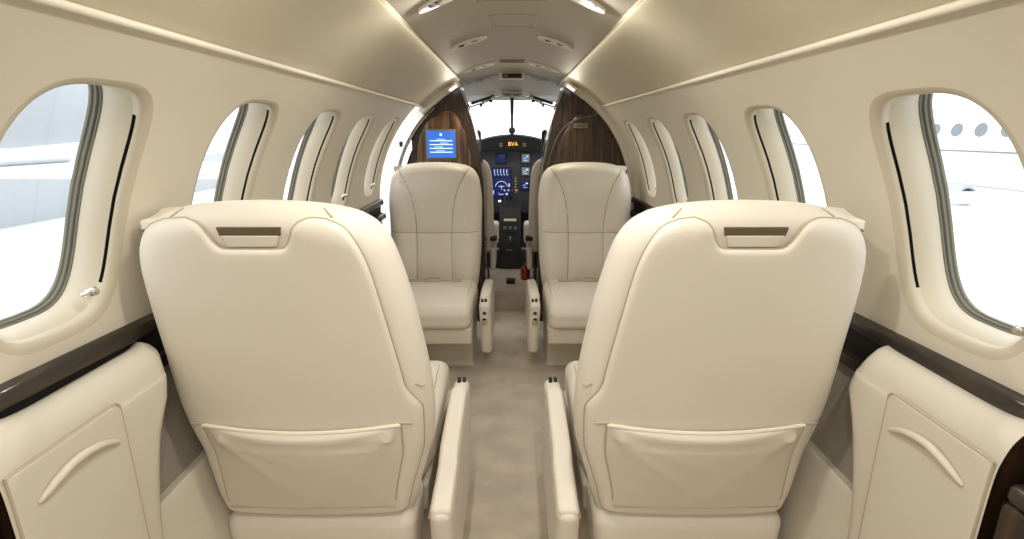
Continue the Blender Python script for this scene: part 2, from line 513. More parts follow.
# cabin door opening on the left, just ahead of the front seat
def jamb():
    outer = [(-.90*math.cos(a), C0+.90*math.sin(a)) for a in np.linspace(math.radians(-60), math.radians(52), 24)]
    inner = [(-.715*math.cos(a)+.0, C0+.715*math.sin(a)) for a in np.linspace(math.radians(-60), math.radians(55), 24)]
    V = [(x, 3.10+.02*0, z) for x, z in outer]+[(x, 3.06, z) for x, z in inner]+[(x+.0, 3.16, z) for x, z in inner]
    F = []
    for i in range(23):
        F += [(i, i+1, 25+i, 24+i), (24+i, 25+i, 49+i, 48+i)]
    return V, F
dj = struct('door_1', jamb(), 'white')
obj('door_latch', rb(-.66, 3.068, 1.13, .02, .015, .03, .005), 'black', dj)
obj('door_seal', tube([(-.70*math.cos(a), 3.055, C0+.70*math.sin(a)) for a in np.linspace(math.radians(-20), math.radians(50), 16)], .006), 'gasket', dj)
struct('trim_17', grid(3, 24, lambda u, v: (-(R0+.12*u)*math.cos(math.radians(-60+106.6*v)), 2.80+.0*u, C0+(R0+.12*u)*math.sin(math.radians(-60+106.6*v)))), 'white')
struct('trim_18', grid(3, 10, lambda u, v: (-(.50+.10*u), 2.80+.3*v, 1.337+.04*u)), 'white')

# frame arch around the dividers
def arch(sg, a0, a1, rI, rO, ya, yb):
    def f(u, v):
        a = math.radians(a0+(a1-a0)*v)
        k = int(round(u*4))
        r, y = [(rO, ya), (rI+.006, ya), (rI, ya+.008), (rI, yb-.008), (rI, yb)][k]
        return (sg*r*math.cos(a), y, C0+r*math.sin(a))
    return grid(5, 40, f)
struct('trim_19', arch(1, -40, 66, .716, .75, 3.02, 3.12), 'wall')
struct('trim_20', arch(-1, 44, 66, .716, .75, 3.02, 3.12), 'wall')

# ------------------------------------------------------------------ divider cabinets with wood veneer
def divider(sg, label):
    t = empty('divider_cabinet', (sg*.42, 3.08, 0), 0, label, 'cabinet')
    # inner edge of the aisle side, running from floor to ceiling
    inner = spline([(.170, 0, 0), (.170, .45, 0), (.172, .80, 0), (.186, 1.01, 0), (.232, 1.25, 0), (.286, 1.40, 0), (.315, 1.467, 0)], 6)
    inner = [(p[0], p[1]) for p in inner]
    ro = .722 if sg > 0 else .722
    outer = [(ro*math.cos(a), C0+ro*math.sin(a)) for a in np.linspace(math.radians(65.5), math.radians(-50), 34)]
    if sg < 0: outer = [(min(x, .60+.0*z), z) for x, z in outer]
    outer = [(x, max(z, 0)) for x, z in outer]
    poly = inner+outer+[(outer[-1][0], 0)]
    q = [poly[0]]
    for p in poly[1:]:
        if math.hypot(p[0]-q[-1][0], p[1]-q[-1][1]) > .003: q.append(p)
    poly = dense(q, .03)
    if math.hypot(poly[0][0]-poly[-1][0], poly[0][1]-poly[-1][1]) < 1e-4: poly.pop()
    n_ = len(poly)
    V, F = cdt(poly, [])
    X = lambda x: sg*(x-.42)
    front = [(X(v[0]), 0, v[1]) for v in V]; back = [(X(v[0]), .26, v[1]) for v in V]
    mm = len(V); rim = []
    P3 = [(X(p[0]), 0, p[1]) for p in poly]+[(X(p[0]), .26, p[1]) for p in poly]
    for i in range(n_): rim.append((i, (i+1) % n_, n_+(i+1) % n_, n_+i))
    body = join((front, F), (back, F), (P3, rim))
    obj('cabinet_body', body, 'wood_dark', t, smooth=False)
    # raised veneer door with a pointed arch top
    if sg < 0:
        o = [(.565, .30), (.572, 1.01), (.556, 1.15), (.505, 1.25), (.41, 1.315), (.35, 1.315), (.30, 1.25), (.262, 1.13), (.238, 1.0), (.22, .8), (.21, .30)]
        nm, mm_ = 'veneer_panel', 'wood_light'
    else:
        o = [(.64, .30), (.668, .80), (.665, 1.0), (.60, 1.17), (.545, 1.25), (.46, 1.31), (.40, 1.30), (.33, 1.24), (.27, 1.12), (.235, .98), (.215, .80), (.21, .30)]
        nm, mm_ = 'veneer_panel', 'wood'
    o = [o[0]]+[(p[0], p[1]) for p in spline([(a, b, 0) for a, b in o[1:-1]], 6)]+[o[-1]]
    o = dense(o, .02)
    obj(nm, pad(o, .05, .008, lambda x, z, p: (X(x), -.001-.006*p, z)), mm_, t)
    return t, X
dl, XL = divider(-1, 'dark wood veneer cabinet with blue touch screen behind the left front seat')
sc = obj('touch_screen_frame', rb(XL(.420), -.014, 1.128, .185, .018, .176, .006), 'gasket', dl)
scx = XL(.420)
obj('screen', rb(scx, -.024, 1.130, .168, .004, .154, .0015), 'screen', sc)
tx = []
for i in range(4):
    z = 1.150-i*.022
    tx.append(rb(scx-.0+.0, -.0265, z, .135, .001, .0055, .0004, 1)); 
    tx.append(rb(scx+.02*math.sin(i*2), -.0268, z+.0085, .05, .001, .003, .0004, 1))
tx.append(move(lathe([(0, 0), (.008, 0), (.008, .001), (0, .001)], 12), scx, -.0265, 1.185, rx=pi/2))
obj('screen_text', join(*tx), 'screen_text', sc)
dr, XR = divider(1, 'tall dark wood divider cabinet behind the right front seat')
obj('placard', rb(XR(.405), -.012, 1.235, .085, .006, .028, .002, warp=lambda x, y, z: (x, y, z)), 'gasket', dr)
obj('placard_text', join(rb(XR(.405), -.016, 1.240, .07, .001, .004, .0004, 1), rb(XR(.405), -.016, 1.231, .05, .001, .003, .0004, 1)), 'charcoal', dr)
obj('door_trim', tube([(XR(x), -.010, z) for x, z in spline([(.20, .9, 0), (.225, 1.05, 0), (.28, 1.19, 0), (.36, 1.262, 0), (.50, 1.30, 0)], 6) and [(p[0], p[1]) for p in spline([(.20, .9, 0), (.225, 1.05, 0), (.28, 1.19, 0), (.36, 1.262, 0), (.50, 1.30, 0)], 6)]], .003), 'gasket', dr)
# slim metal door edge strip on the aisle side of the right divider
obj('edge_strip', tube([(XR(x)-.004, -.004, z) for x, z in ((.176, .60), (.178, .80), (.190, 1.0), (.236, 1.24))], .006), 'gasket', dr)

# ------------------------------------------------------------------ passenger seats
OBJ = obj
BK = [(.0, 1.078), (.07, 1.076), (.13, 1.070), (.180, 1.058), (.214, 1.038), (.238, 1.005), (.250, .965), (.258, .91), (.262, .85), (.260, .77), (.258, .69), (.256, .60), (.250, .50), (.242, .42), (.232, .36), (.214, .335), (.14, .328), (0, .326)]
half = [(p[0], p[1]) for p in spline([(a, b, 0) for a, b in BK], 5)]
half = [(x*.955, z) for x, z in half]
BACK = dense(half+[(-x, z) for x, z in reversed(half[1:-1])], .014)
_b = [BACK[0]]
for p in BACK[1:]:
    if math.hypot(p[0]-_b[-1][0], p[1]-_b[-1][1]) > .005: _b.append(p)
BACK = _b
def ymid(z): return .055-.125*(z-.35)
def bulge(x, z, sgn, dd):
    """front (sgn=1) or rear (-1) surface of the backrest"""
    if sgn > 0:
        c = .022*math.exp(-((abs(x)-.17)/.06)**2)          # side bolsters
        hd = .012*math.exp(-((z-.93)/.10)**2)*math.exp(-(x/.12)**2)
        lum = .016*math.exp(-((z-.52)/.10)**2)
        T_ = .084+c*(1 if z < .95 else .7)+hd+lum
        return T_
    return .052+.006*math.exp(-(x/.2)**2)
FSEAMS = []
for s in (-1, 1):
    FSEAMS.append([(p[0], p[1]) for p in spline([(s*.185, 1.045, 0), (s*.150, .985, 0), (s*.118, .90, 0), (s*.100, .80, 0), (s*.093, .70, 0), (s*.092, .60, 0), (s*.093, .50, 0), (s*.094, .42, 0)], 6)])
FSEAMS.append([(-.228+.456*k/24, .690+.004*math.cos(k/24*2*pi)) for k in range(25)])
def seamdent(x, z):
    d = 1e9
    for L in SEAMNP:
        q = np.sqrt((L[:, 0]-x)**2+(L[:, 1]-z)**2).min(); d = min(d, q)
    return .007*math.exp(-(d/.011)**2)
SEAMNP = [np.array(dense(L, .004, False)) for L in FSEAMS]
def bf(x, z, p): return (x, ymid(z)+(bulge(x, z, 1, 0)*p-seamdent(x, z)*p), z)
def br(x, z, p): return (x, ymid(z)-bulge(x, z, -1, 0)*p, z)

# rear panel: inset from the edge, notched round the grab slot
PA = [(.165, 1.050), (.200, 1.036), (.222, 1.008), (.236, .970), (.243, .92), (.246, .85), (.246, .77), (.245, .69), (.242, .60), (.238, .52), (.231, .44), (.222, .385), (.208, .362), (.13, .352), (0, .350)]
ph = [(p[0], p[1]) for p in spline([(a, b, 0) for a, b in PA], 5)]
notch = [(0, .9975), (.040, .9975), (.055, .999), (.064, 1.006), (.072, 1.020), (.080, 1.036), (.092, 1.047), (.112, 1.054)]
pr_ = [(p[0], p[1]) for p in spline([(a, b, 0) for a, b in notch], 4)]
hp = pr_+[(x*.945, z) for x, z in ph]
PANEL = dense(hp+[(-x, z) for x, z in reversed(hp[1:-1])], .012)
_b = [PANEL[0]]
for p in PANEL[1:]:
    if math.hypot(p[0]-_b[-1][0], p[1]-_b[-1][1]) > .004: _b.append(p)
PANEL = _b
def rear_y(x, z):
    d = float(sdist([(x, z)], BACK)[0])
    return ymid(z)-bulge(x, z, -1, 0)*float(prof([d], .05)[0])
POCK = [(-.186, .612), (-.12, .6035), (-.06, .599), (0, .5975), (.06, .599), (.12, .6035), (.186, .612), (.186, .53), (.185, .46), (.184, .388), (.10, .386), (0, .386), (-.10, .386), (-.184, .388), (-.185, .46), (-.186, .53)]

def seat(sg, name_label, loc, rz, shear=0):
    """sg: +1 if the aisle is on local +x"""
    t = empty('passenger_seat', loc, rz, name_label, 'seat', 'cream leather cabin seats')
    def SH(x, y, z):
        if y > .17 and z < .47: return (x*1.03, y+.05, z+(.012 if y > .4 else 0)) if abs(x) < .25 else (x, y, z)
        u = x*sg
        d = -shear*max(-.2, z-.74)*min(1, max(0, (z-.42)/.12))
        if u > .06: d += .024*min(1, (u-.06)/.13)*math.exp(-((z-.66)/.19)**2)
        if u < -.06: d -= .018*min(1, (-u-.06)/.13)*math.exp(-((z-.64)/.15)**2)
        return (x+sg*d, y, z)
    def obj(name, vf, m, parent=None, **k):
        if shear: vf = xf(vf, lambda x, y, z: SH(x, y, z))
        return OBJ(name, vf, m, parent, **k)
    def objs(name, vfs, m, parent): return [obj(name, v, m, parent) for v in vfs]
    body = obj('backrest', pad(BACK, .013, .05, bf, br), 'leather', t)
    # stitched seams on the front
    sm = []
    for L in FSEAMS:
        Ld = dense(L, .012, False)+[L[-1]]
        dd = sdist(Ld, BACK); pp = prof(dd, .05)
        sm.append(tube([(x, bf(x, z, p)[1]+.0012, z) for (x, z), p in zip(Ld, pp)], .0016, 5))
    objs('seam', sm, 'seam_dark', body)
    # rear shell panel
    dd_cache = {}
    def pf(x, z, p):
        return (x, rear_y(x, z)-.002-.012*p, z)
    def ps(x, z):
        k = min(1, max(0, (.71-z)/.07)); k = k*k*(3-2*k)
        return (x*(1-(.115*(1-k))*min(1, max(0, (abs(x)-.11)/.05))), z) if x*sg > 0 else (x, z)
    PN = [ps(x, z) for x, z in PANEL]
    pnl = obj('back_panel', pad(PN, .018, .012, pf), 'leather', t)
    pts = dense(PANEL, .02)
    obj('piping', tube([(x, rear_y(x, z)-.0055, z) for x, z in PN], .0016, 5, closed=True), 'seam', pnl)
    # shoulder seams across the rolled border
    ss = []
    for s in (-1, 1):
        Ls = [(s*(.128+.022*k/6), 1.080-.028*k/6) for k in range(7)]
        Ls = [(s*.128, 1.066), (s*.136, 1.060), (s*.146, 1.052)]
        ss.append(tube([(x, rear_y(x, z)-.001, z) for x, z in Ls], .0018, 5))
        Ls = [(s*.224, .70), (s*.232, .69), (s*.238, .688)]
        ss.append(tube([(x, rear_y(x, z)-.001, z) for x, z in Ls], .0018, 5))
    objs('border_seam', ss, 'seam', pnl)
    # grab slot
    ys = rear_y(0, 1.02)
    obj('grab_slot', rb(0, ys-.001, 1.0290, .108, .006, .016, .002, 2, 6, warp=lambda x, y, z: (x*(1+(z-1.02)*4), y, z)), 'brown', t)
    obj('slot_liner', rb(0, ys-.002, 1.0115, .104, .006, .022, .003, 2, 6, warp=lambda x, y, z: (x*(1+(z-1.02)*8), y, z)), 'panel', t)
    # map pocket
    pk = dense(POCK, .012)
    def kf(x, z, p):
        w = (z-.386)/.215
        sag = .026*p*(1-abs(x/.19)**2.2)*(.35+.65*math.sin(min(1, w)*pi*.62))
        fold = 0
        for s in (-1, 1):
            # diagonal folds falling from the top corners
            u = (s*.17-x)*s; v = .585-z
            if u > 0:
                fold += .0055*math.exp(-((v-u*.95)/.016)**2)*math.exp(-u/.10)
                fold += .005*math.exp(-((v-u*.40)/.010)**2)*math.exp(-u/.07)
        band = -.003*math.exp(-((z-.572-.0*x)/.0035)**2)
        return (x, rear_y(x, z)-.016-sag-(fold+band)*p, z)
    pocket = obj('map_pocket', pad(pk, .009, .010, kf), 'leather_tan', t)
    top = [(p[0], p[1]) for p in spline([(a, b, 0) for a, b in POCK[:7]], 6)]
    obj('pocket_rim', tube([(x, rear_y(x, z)-.0175-.0065*(1-abs(x/.186)**2), z+.0015) for x, z in top], .0042, 7), 'piping', pocket)
    st = []
    for s in (-1, 1):
        st.append(tube([(x, rear_y(x, z)-.0155, z) for x, z in dense([(s*.186, .612), (s*.186, .53), (s*.185, .46), (s*.184, .388)], .02, False)], .0022, 5))
        st.append(rb(s*.196, rear_y(s*.196, .61)-.016, .617, .030, .006, .005, .002, 2))
    st.append(tube([(x, rear_y(x, .388)-.0165, .387) for x in np.linspace(-.184, .184, 16)], .002, 5))
    st.append(tube([(x, rear_y(x, .57)-.022-.011*(1-abs(x/.19)**2.2), .577-.012*(1-(x/.18)**2)) for x in np.linspace(-.17, .17, 20)], .0013, 5))
    objs('pocket_stitching', st, 'seam', pocket)
    # lower skirt behind the cushion
    obj('seat_skirt', rb(0, .075, .245, .445, .17, .20, .035, 5, 5, warp=lambda x, y, z: (x*(1-(.34-z)*.25), y, z)), 'leather', t)
    # cushion with rounded waterfall front
    def cw(x, y, z):
        f = (y-.36)/.25
        zz = z+(.012*(1-(x/.24)**2)*(1-min(1, abs(f))**2) if z > .39 else 0)
        if y > .46: zz -= (z-.30)*.9*((y-.46)/.15)**2*.16
        return (x*(1-.03*max(0, f)), y, zz)
    cu = obj('seat_cushion', rb(0, .385, .365, .456, .47, .130, .042, 6, 7, warp=cw), 'leather', t)
    cs = []
    for s in (-1, 1):
        cs.append(tube([cw(s*.205, y, .4435-.0) for y in np.linspace(.18, .50, 10)], .0014, 5))
    objs('cushion_seam', cs, 'seam', cu)
    obj('cushion_base', rb(0, .375, .262, .45, .44, .085, .012, 3), 'leather_tan', t)
    # pedestal with drawer front
    pd = obj('pedestal', join(rb(0, .22, .115, .43, .35, .215, .012, 3), rb(0, .22, .012, .44, .36, .024, .006, 2)), 'panel', t)
    obj('pedestal_cover', rb(sg*.135, .394, .16, .15, .02, .12, .006), 'leather_tan', pd)
    # inboard armrest: tall tapering console beside the cushion
    ax = sg*.283
    AZ = .425
    def aw(x, y, z):
        k = (z-.13)/.30
        return (x+sg*.006*(1-k), y+(.02*(1-k) if y < .2 else -.045*(1-k)**1.5), z-(.012*max(0, (y-.40)/.15)**2+.055*max(0, (.45-y)/.45))*k)
    ar = obj('armrest', rb(ax, .255, .272, .052, .57, .305, .022, 5, 7, warp=aw), 'leather', t)
    obj('arm_pad', rb(ax, .215, AZ-.002, .050, .47, .026, .012, 5, 6, warp=lambda x, y, z: (x, y, z+.004-.01*abs((y-.215)/.25)**3-.055*max(0, (.45-y)/.45))), 'leather', ar)
    objs('arm_stitching', [tube([(ax+q*.0265, y, AZ-.014-.055*max(0, (.45-y)/.45)) for y in np.linspace(-.02, .44, 10)], .0013, 5) for q in (-1, 1)], 'seam', ar)
    obj('recline_button', rb(ax-.006, .505, AZ-.002, .012, .02, .016, .004), 'black', ar)
    obj('release_button', rb(ax+.010, .508, AZ-.002, .012, .016, .016, .004), 'charcoal', ar)
    ctl = move(lathe([(0, 0), (.009, 0), (.009, .006), (.006, .009), (0, .009)], 14), ax, .532, .365, rx=-pi/2)
    obj('control_knob', ctl, 'charcoal', ar)
    obj('control_plate', rb(ax, .530, .318, .026, .01, .042, .004), 'chrome', ar)
    obj('control_slot', rb(ax, .536, .332, .016, .006, .01, .002), 'black', ar)
    # slim outboard armrest
    ox = -sg*.235
    obj('outboard_armrest', rb(ox, .30, .475, .036, .26, .035, .014, 4, 2), 'leather', t)
    # outboard shoulder belt guide on top corner
    gz = 1.052
    def gw(x, y, z):
        k = (abs(x)-.17)/.07
        return (x, y, z-.012*k*abs(k)-.0)
    bg = obj('belt_guide', rb(-sg*.190, ymid(gz)+.008, gz-.018, .05, .07, .026, .006, 3, 4, warp=lambda x, y, z: (x, y, z-.006*((abs(x)-.18)/.07)+(.5*abs(y-ymid(gz)+.018)**2)*8)), 'leather', t)
    obj('guide_mouth', rb(-sg*.166, ymid(gz)+.004, gz-.008, .014, .060, .014, .004), 'brown', bg)
    obj('guide_trim', tube([(-sg*(.170+.042*k/6), ymid(gz)-.026, gz-.028-.003*math.sin(k)) for k in range(7)], .0028, 6), 'gasket', bg)
    # lap belt lying across the rear of the cushion
    bl = obj('lap_belt', rb(0, .222, .440, .30, .03, .006, .002, 2, 5), 'webbing', t)
    obj('belt_buckle', rb(-.01, .226, .448, .056, .036, .014, .004), 'chrome', bl)
    obj('belt_tongue', rb(.05, .226, .446, .034, .026, .008, .003), 'chrome', bl)
    return t

seatA = seat(1, 'large cream leather seat in the left foreground seen from behind, map pocket on its back', (-.448, .965, 0), 0, .07)
seatB = seat(-1, 'large cream leather seat in the right foreground seen from behind, map pocket on its back', (.414, .965, 0), 0, .07)
for sg, x, lb in ((-1, -.430, 'smaller cream leather seat facing the camera on the left, below the blue screen'),
                  (1, .408, 'smaller cream leather seat facing the camera on the right, before the dark wood divider')):
    f_ = seat(sg, lb, (x, 2.82, 0), pi); f_.scale = (1.045, 1, .963)

# ------------------------------------------------------------------ side consoles beside the camera
def console(sg, label):
    t = empty('side_console', (sg*.68, .70, 0), 0, label, 'side console')
    ya, yb = (.545 if sg < 0 else .582), .93
    def wave(y): return .806+.020*math.exp(-((y-.55)/.07)**2)
    dY = .035 if sg > 0 else 0
    def LIM(z): return (.012 if z > .75 else .01)*0+(.040 if sg > 0 else .008)*min(1, max(0, (.79-z)/.08))+float(np.interp(z, [0, .455, .514, .575, .644, .676, .709, .79], [.77, .784, .792, .806, .825, .842, .865, .90 if sg < 0 else .885]))
    def prof_(y):
        zt = wave(y)
        return spline([(.742, zt-.012, 0), (.715, zt+.000, 0), (.690, zt-.004, 0), (.672, zt-.022, 0), (.662, zt-.050, 0), (.658, .74, 0), (.658, .66, 0), (.660, .50, 0), (.660, .30, 0), (.655, .10, 0), (.652, 0, 0)], 4)
    n_ = len(prof_(.6)); ny = 30
    def f(u, v):
        k = int(round(u*(n_-1)))
        y = ya+(yb-ya)*v
        p = prof_(y)[k]
        # front end sweeps back towards the floor and rolls round
        zz = p[1]
        sw = 0.0
        lim = LIM(zz)
        y2 = ya+(lim-ya)*v
        e = max(0, (v-.90)/.10)
        kx = .018*max(0, min(1, (y2-.85)/.09))**1.5 if p[0] < .70 else 0
        return (sg*(min(.742, p[0]+kx+.018*(1-math.sqrt(max(0, 1-e*e)))))-sg*.68, y2-.70, zz)
    obj('console_shell', grid(n_, ny, f), 'panel', t)
    # closing face at the front end
    def g(u, v):
        k = int(round(u*(n_-1))); p = prof_(yb)[k]
        lim = LIM(p[1])
        return (sg*((p[0]+.018)*(1-v)+.75*v)-sg*.68, lim-.70-.0*v, p[1])
    obj('console_end', grid(n_, 4, g), 'panel', t)
    obj('console_back', grid(n_, 4, lambda u, v: (sg*(prof_(ya)[int(round(u*(n_-1)))][0]*(1-v)+.745*v)-sg*.68, ya-.70, prof_(ya)[int(round(u*(n_-1)))][1])), 'wood_dark', t)
    # compartment lid with groove line and curved pull
    xf_ = .657
    lid = [(.575, .742), (.728, .757), (.739, .750), (.733, .62), (.722, .46), (.722, .30), (.575, .30)]
    lid = [(.552, .766), (.740, .766), (.747, .758), (.745, .60), (.742, .46), (.735, .26), (.552, .26)]
    lp = dense(lid, .012)
    X = lambda x: sg*x-sg*.68
    ld = obj('compartment_lid', pad(lp, .02, .006, lambda y, z, p: (X(xf_+.0005-.0035*p), y-.70+dY, z)), 'panel', t)
    obj('lid_gap', tube([(X(xf_-.0002), y-.70+dY, z) for y, z in lp], .0020, 5, closed=True), 'seam', ld)
    hp_ = spline([(.580, .706, 0), (.592, .714, 0), (.612, .724, 0), (.645, .731, 0), (.685, .725, 0), (.712, .712, 0), (.726, .703, 0)], 7)
    hp_ = [(a, b) for a, b, c in hp_]
    n2 = len(hp_)
    rr = [.0015+.0050*math.sin(pi*min(1, max(0, k/(n2-1))))**.6 for k in range(n2)]
    obj('pull_handle', tube([(X(xf_-.004-.007*math.sin(pi*k/(n2-1))), a-.70+dY, b) for k, (a, b) in enumerate(hp_)], rr, 10), 'leather_tan', ld)
    return t
console(-1, 'beige side console with curved pull handle in the left corner beside the rear seat')
console(1, 'beige side console with curved pull handle in the right corner beside the rear seat')
for sg, nm in ((-1, 'left'), (1, 'right')):
    t = empty('wood_cabinet', (sg*.70, .40 if sg < 0 else .438, 0), 0, 'dark glossy wood cabinet edge in the bottom %s corner of the photo' % nm, 'cabinet')
    obj('cabinet_body', rb(sg*.008, -.118, .36, .09, .50, .72, .010, 3, 2, warp=lambda x, y, z: (x, y+.02*(z-.5), z)), 'wood_dark', t)
    obj('cabinet_top', rb(sg*.008, -.118, .735, .092, .50, .03, .010, 3), 'wood_rail', t)

# ------------------------------------------------------------------ cockpit
struct('floor_cockpit', join(grid(8, 12, lambda u, v: (-.6+1.2*u, 3.30+1.7*v, .135)), grid(8, 5, lambda u, v: (-.6+1.2*u, 3.30, .135*v-.0))), 'carpet')
def cock(u, v):
    y = 3.32+1.3*v; k = 1-.22*max(0, v-.3)**1.3
    a = math.radians(-60+85*u)
    return (.72*k*math.cos(a), y, C0-.02+.72*k*math.sin(a))
struct('wall_cockpit_right', grid(14, 10, cock), 'charcoal')
struct('wall_cockpit_left', xf(grid(14, 10, cock), lambda x, y, z: (-x, y, z)), 'charcoal')
# overhead cockpit panel sloping down to the windshield header
def hd(u, v):
    x = -.62+1.24*u; y = YC-.06+.86*v
    z0 = ceil_z(x)+.003 if abs(x) < .29 else C0+math.sqrt(max(.05, .757**2-x*x)); z1 = 1.462-.03*(x/.5)**2
    return (x, y, z0*(1-v)+z1*v)
struct('ceiling_cockpit', grid(24, 8, hd), 'headliner')
def hdr(u, v):
    x = -.60+1.2*u; z1 = 1.462-.03*(x/.5)**2
    return (x, 4.22+.03*v, z1-.016*v+.0)
struct('trim_21', grid(24, 3, hdr), 'white')
struct('floor_front', rb(0, 4.22, .142, 1.0, .62, .012, .004, 2), 'charcoal')
struct('wall_front', grid(6, 6, lambda u, v: (-.75+1.5*u, 4.66, 1.06*v)), 'charcoal')
# windshield panes and centre post
wt = empty('window_17', (0, 4.3, 0), kind='structure')
for s in (-1, 1):
    obj('windshield_pane', grid(10, 8, lambda u, v: (s*(.01+.56*u), 4.27+.55*(1-v)-.30*u*u-4.3, 1.0+(.47-.03*(u*1.1)**2)*v)), 'windshield', wt)
obj('center_post', tube([(0, 4.20-4.3, 1.465), (0, 4.30-4.3, 1.33), (0, 4.45-4.3, 1.12)], [.016, .013, .012], 8), 'charcoal', wt)
t = empty('compass', (.0, 4.22, 1.20), 0, 'round black compass hanging on the windshield centre post', 'compass')
obj('compass_body', move(lathe([(0, -.028), (.018, -.024), (.027, -.010), (.028, .008), (.020, .022), (0, .027)], 18), 0, 0, .012), 'charcoal', t)
obj('compass_bracket', tube([(0, 0, .035), (0, 0, .10), (0, -.01, .14)], .006, 6), 'gasket', t)
for sg, nm in ((-1, 'left'), (1, 'right')):
    t = empty('sun_visor', (sg*.22, 4.05, 1.44), 0, 'folded dark sun visor with chrome clamps above the %s windshield' % nm, 'sun visor')
    S_ = sg*math.radians(17)
    obj('visor_blade', move(rb(0, 0, 0, .20, .012, .022, .004), ry=S_, x=-sg*.0, z=.0), 'charcoal', t)
    obj('visor_rail', move(tube([(-.16, .02, -.02), (.16, .02, -.02)], .006), ry=S_), 'chrome', t)
    objs('clamp', [move(q, ry=S_) for q in (rb(-sg*.075, -.01, -.012, .03, .03, .03, .008), rb(sg*.01, .0, -.020, .024, .02, .03, .008))], 'chrome', t)
    objs('clamp_knob', [move(q, ry=S_) for q in (move(lathe([(0, 0), (.012, 0), (.012, .02), (0, .02)], 12), -sg*.052, -.02, -.038), move(lathe([(0, 0), (.010, 0), (.010, .02), (0, .02)], 12), sg*.03, -.01, -.046))], 'black', t)
t = empty('overhead_vent', (0, 3.90, 1.462), 0, 'pale angular overhead vent between the sun visors', 'vent')
obj('vent_body', rb(0, 0, 0, .15, .10, .03, .010, 3, 3, warp=lambda x, y, z: (x*(1+(z)*8), y, z-.2*x*x)), 'headliner', t)
objs('vent_nozzle', (move(lathe([(0, 0), (.013, 0), (.015, .014), (0, .014)], 12), -.115, -.02, -.012), move(lathe([(0, 0), (.013, 0), (.015, .014), (0, .014)], 12), .115, -.02, -.012)), 'chrome', t)
objs('vent_louver', (rb(-.03, -.052, -.002, .035, .006, .006, .002), rb(.03, -.052, -.002, .035, .006, .006, .002)), 'charcoal', t)

# instrument panel with glareshield
ip = empty('instrument_panel', (0, 4.3, 0), 0, 'dark aircraft instrument panel with blue displays beneath the windshield', 'instrument panel')
obj('panel_board', rb(0, .02, .80, 1.05, .04, .56, .012, 3), 'inst', ip)
gs = spline([(-.50, 1.03, 0), (-.36, 1.10, 0), (-.20, 1.160, 0), (0, 1.184, 0), (.20, 1.160, 0), (.36, 1.10, 0), (.50, 1.03, 0)], 6)
n_ = len(gs)
def gl(u, v):
    k = int(round(u*(n_-1))); x, zt, _ = gs[k]
    prof4 = [(.22, zt-.02), (.02, zt), (-.10, zt-.002), (-.115, zt-.012), (-.112, 1.055-.0*x), (-.02, 1.05)]
    y, z = prof4[int(round(v*5))]
    return (x, y+.15*abs(x), z)
obj('glareshield', grid(n_, 6, gl), 'black', ip)
tm = text_mesh('BVA', .044)
obj('warning_lights', move(tm, .008, -.122, 1.105, rx=pi/2), 'amber', ip)
for s in (-1, 1):
    obj('glareshield_knob', rb(s*.095+.005, -.118, 1.098, .028, .008, .034, .004), 'gasket', ip)
def display(x, z, w, h, m, marks):
    d = obj('display_bezel', rb(x, -.006, z, w+.018, .016, h+.018, .004), 'charcoal', ip)
    obj('display', rb(x, -.0155, z, w, .004, h, .001), m, d)
    if marks: obj('display_marks', join(*marks), 'pfd_mark', d)
    return d
yk = -.019
mk = []
for i in range(5):   # engine strip on top of the display
    x = -.148+i*.026
    mk.append(rb(x, yk, .880, .006, .002, .034, .0008, 1)); mk.append(rb(x+.006, yk, .852, .012, .002, .006, .0008, 1))
display(-.092, .868, .160, .074, 'pfd', mk)
mk = []
cc = (-.090, .745)
mk.append(tube([(cc[0]+.052*math.cos(a), yk, cc[1]+.052*math.sin(a)) for a in np.linspace(.2, pi-.2, 16)], .0025, 5))
mk.append(tube([(cc[0]+.030*math.cos(a), yk, cc[1]-.03+.030*math.sin(a)) for a in np.linspace(-2.6, -.4, 12)], .0025, 5))
mk.append(rb(cc[0], yk, cc[1]+.01, .05, .002, .004, .0008, 1)); mk.append(rb(cc[0], yk, cc[1], .004, .002, .04, .0008, 1))
mk += [rb(cc[0]-.07, yk, cc[1]-.04, .014, .002, .03, .0008, 1), rb(cc[0]+.066, yk, cc[1]+.02, .010, .002, .028, .0008, 1), rb(cc[0]+.05, yk, cc[1]-.055, .03, .002, .014, .0008, 1)]
display(-.090, .740, .165, .160, 'pfd', mk)
display(-.092, .985, .074, .070, 'pfd', [])
for (x, z, w, h) in ((.115, .988, .066, .070), (.115, .880, .066, .064), (.113, .765, .070, .074)):
    display(x, z, w, h, 'gauge' if z > .8 else 'pfd', [rb(x-.01, yk, z, .02, .002, .005, .0008, 1), rb(x, yk, z-.018, .034, .002, .004, .0008, 1), rb(x+.012, yk, z+.015, .02, .002, .012, .0008, 1)])
for i in range(6):
    obj('button', rb(.030, -.006, .82-.024*i, .016, .014, .010, .003), 'cream', ip)
for i in range(5):
    obj('switch', rb(-.21+.05*i, -.008, .585, .012, .018, .016, .004), 'chrome' if i != 2 else 'red', ip)
obj('annunciator', rb(-.105, -.006, .628, .02, .01, .014, .002), 'lens', ip)

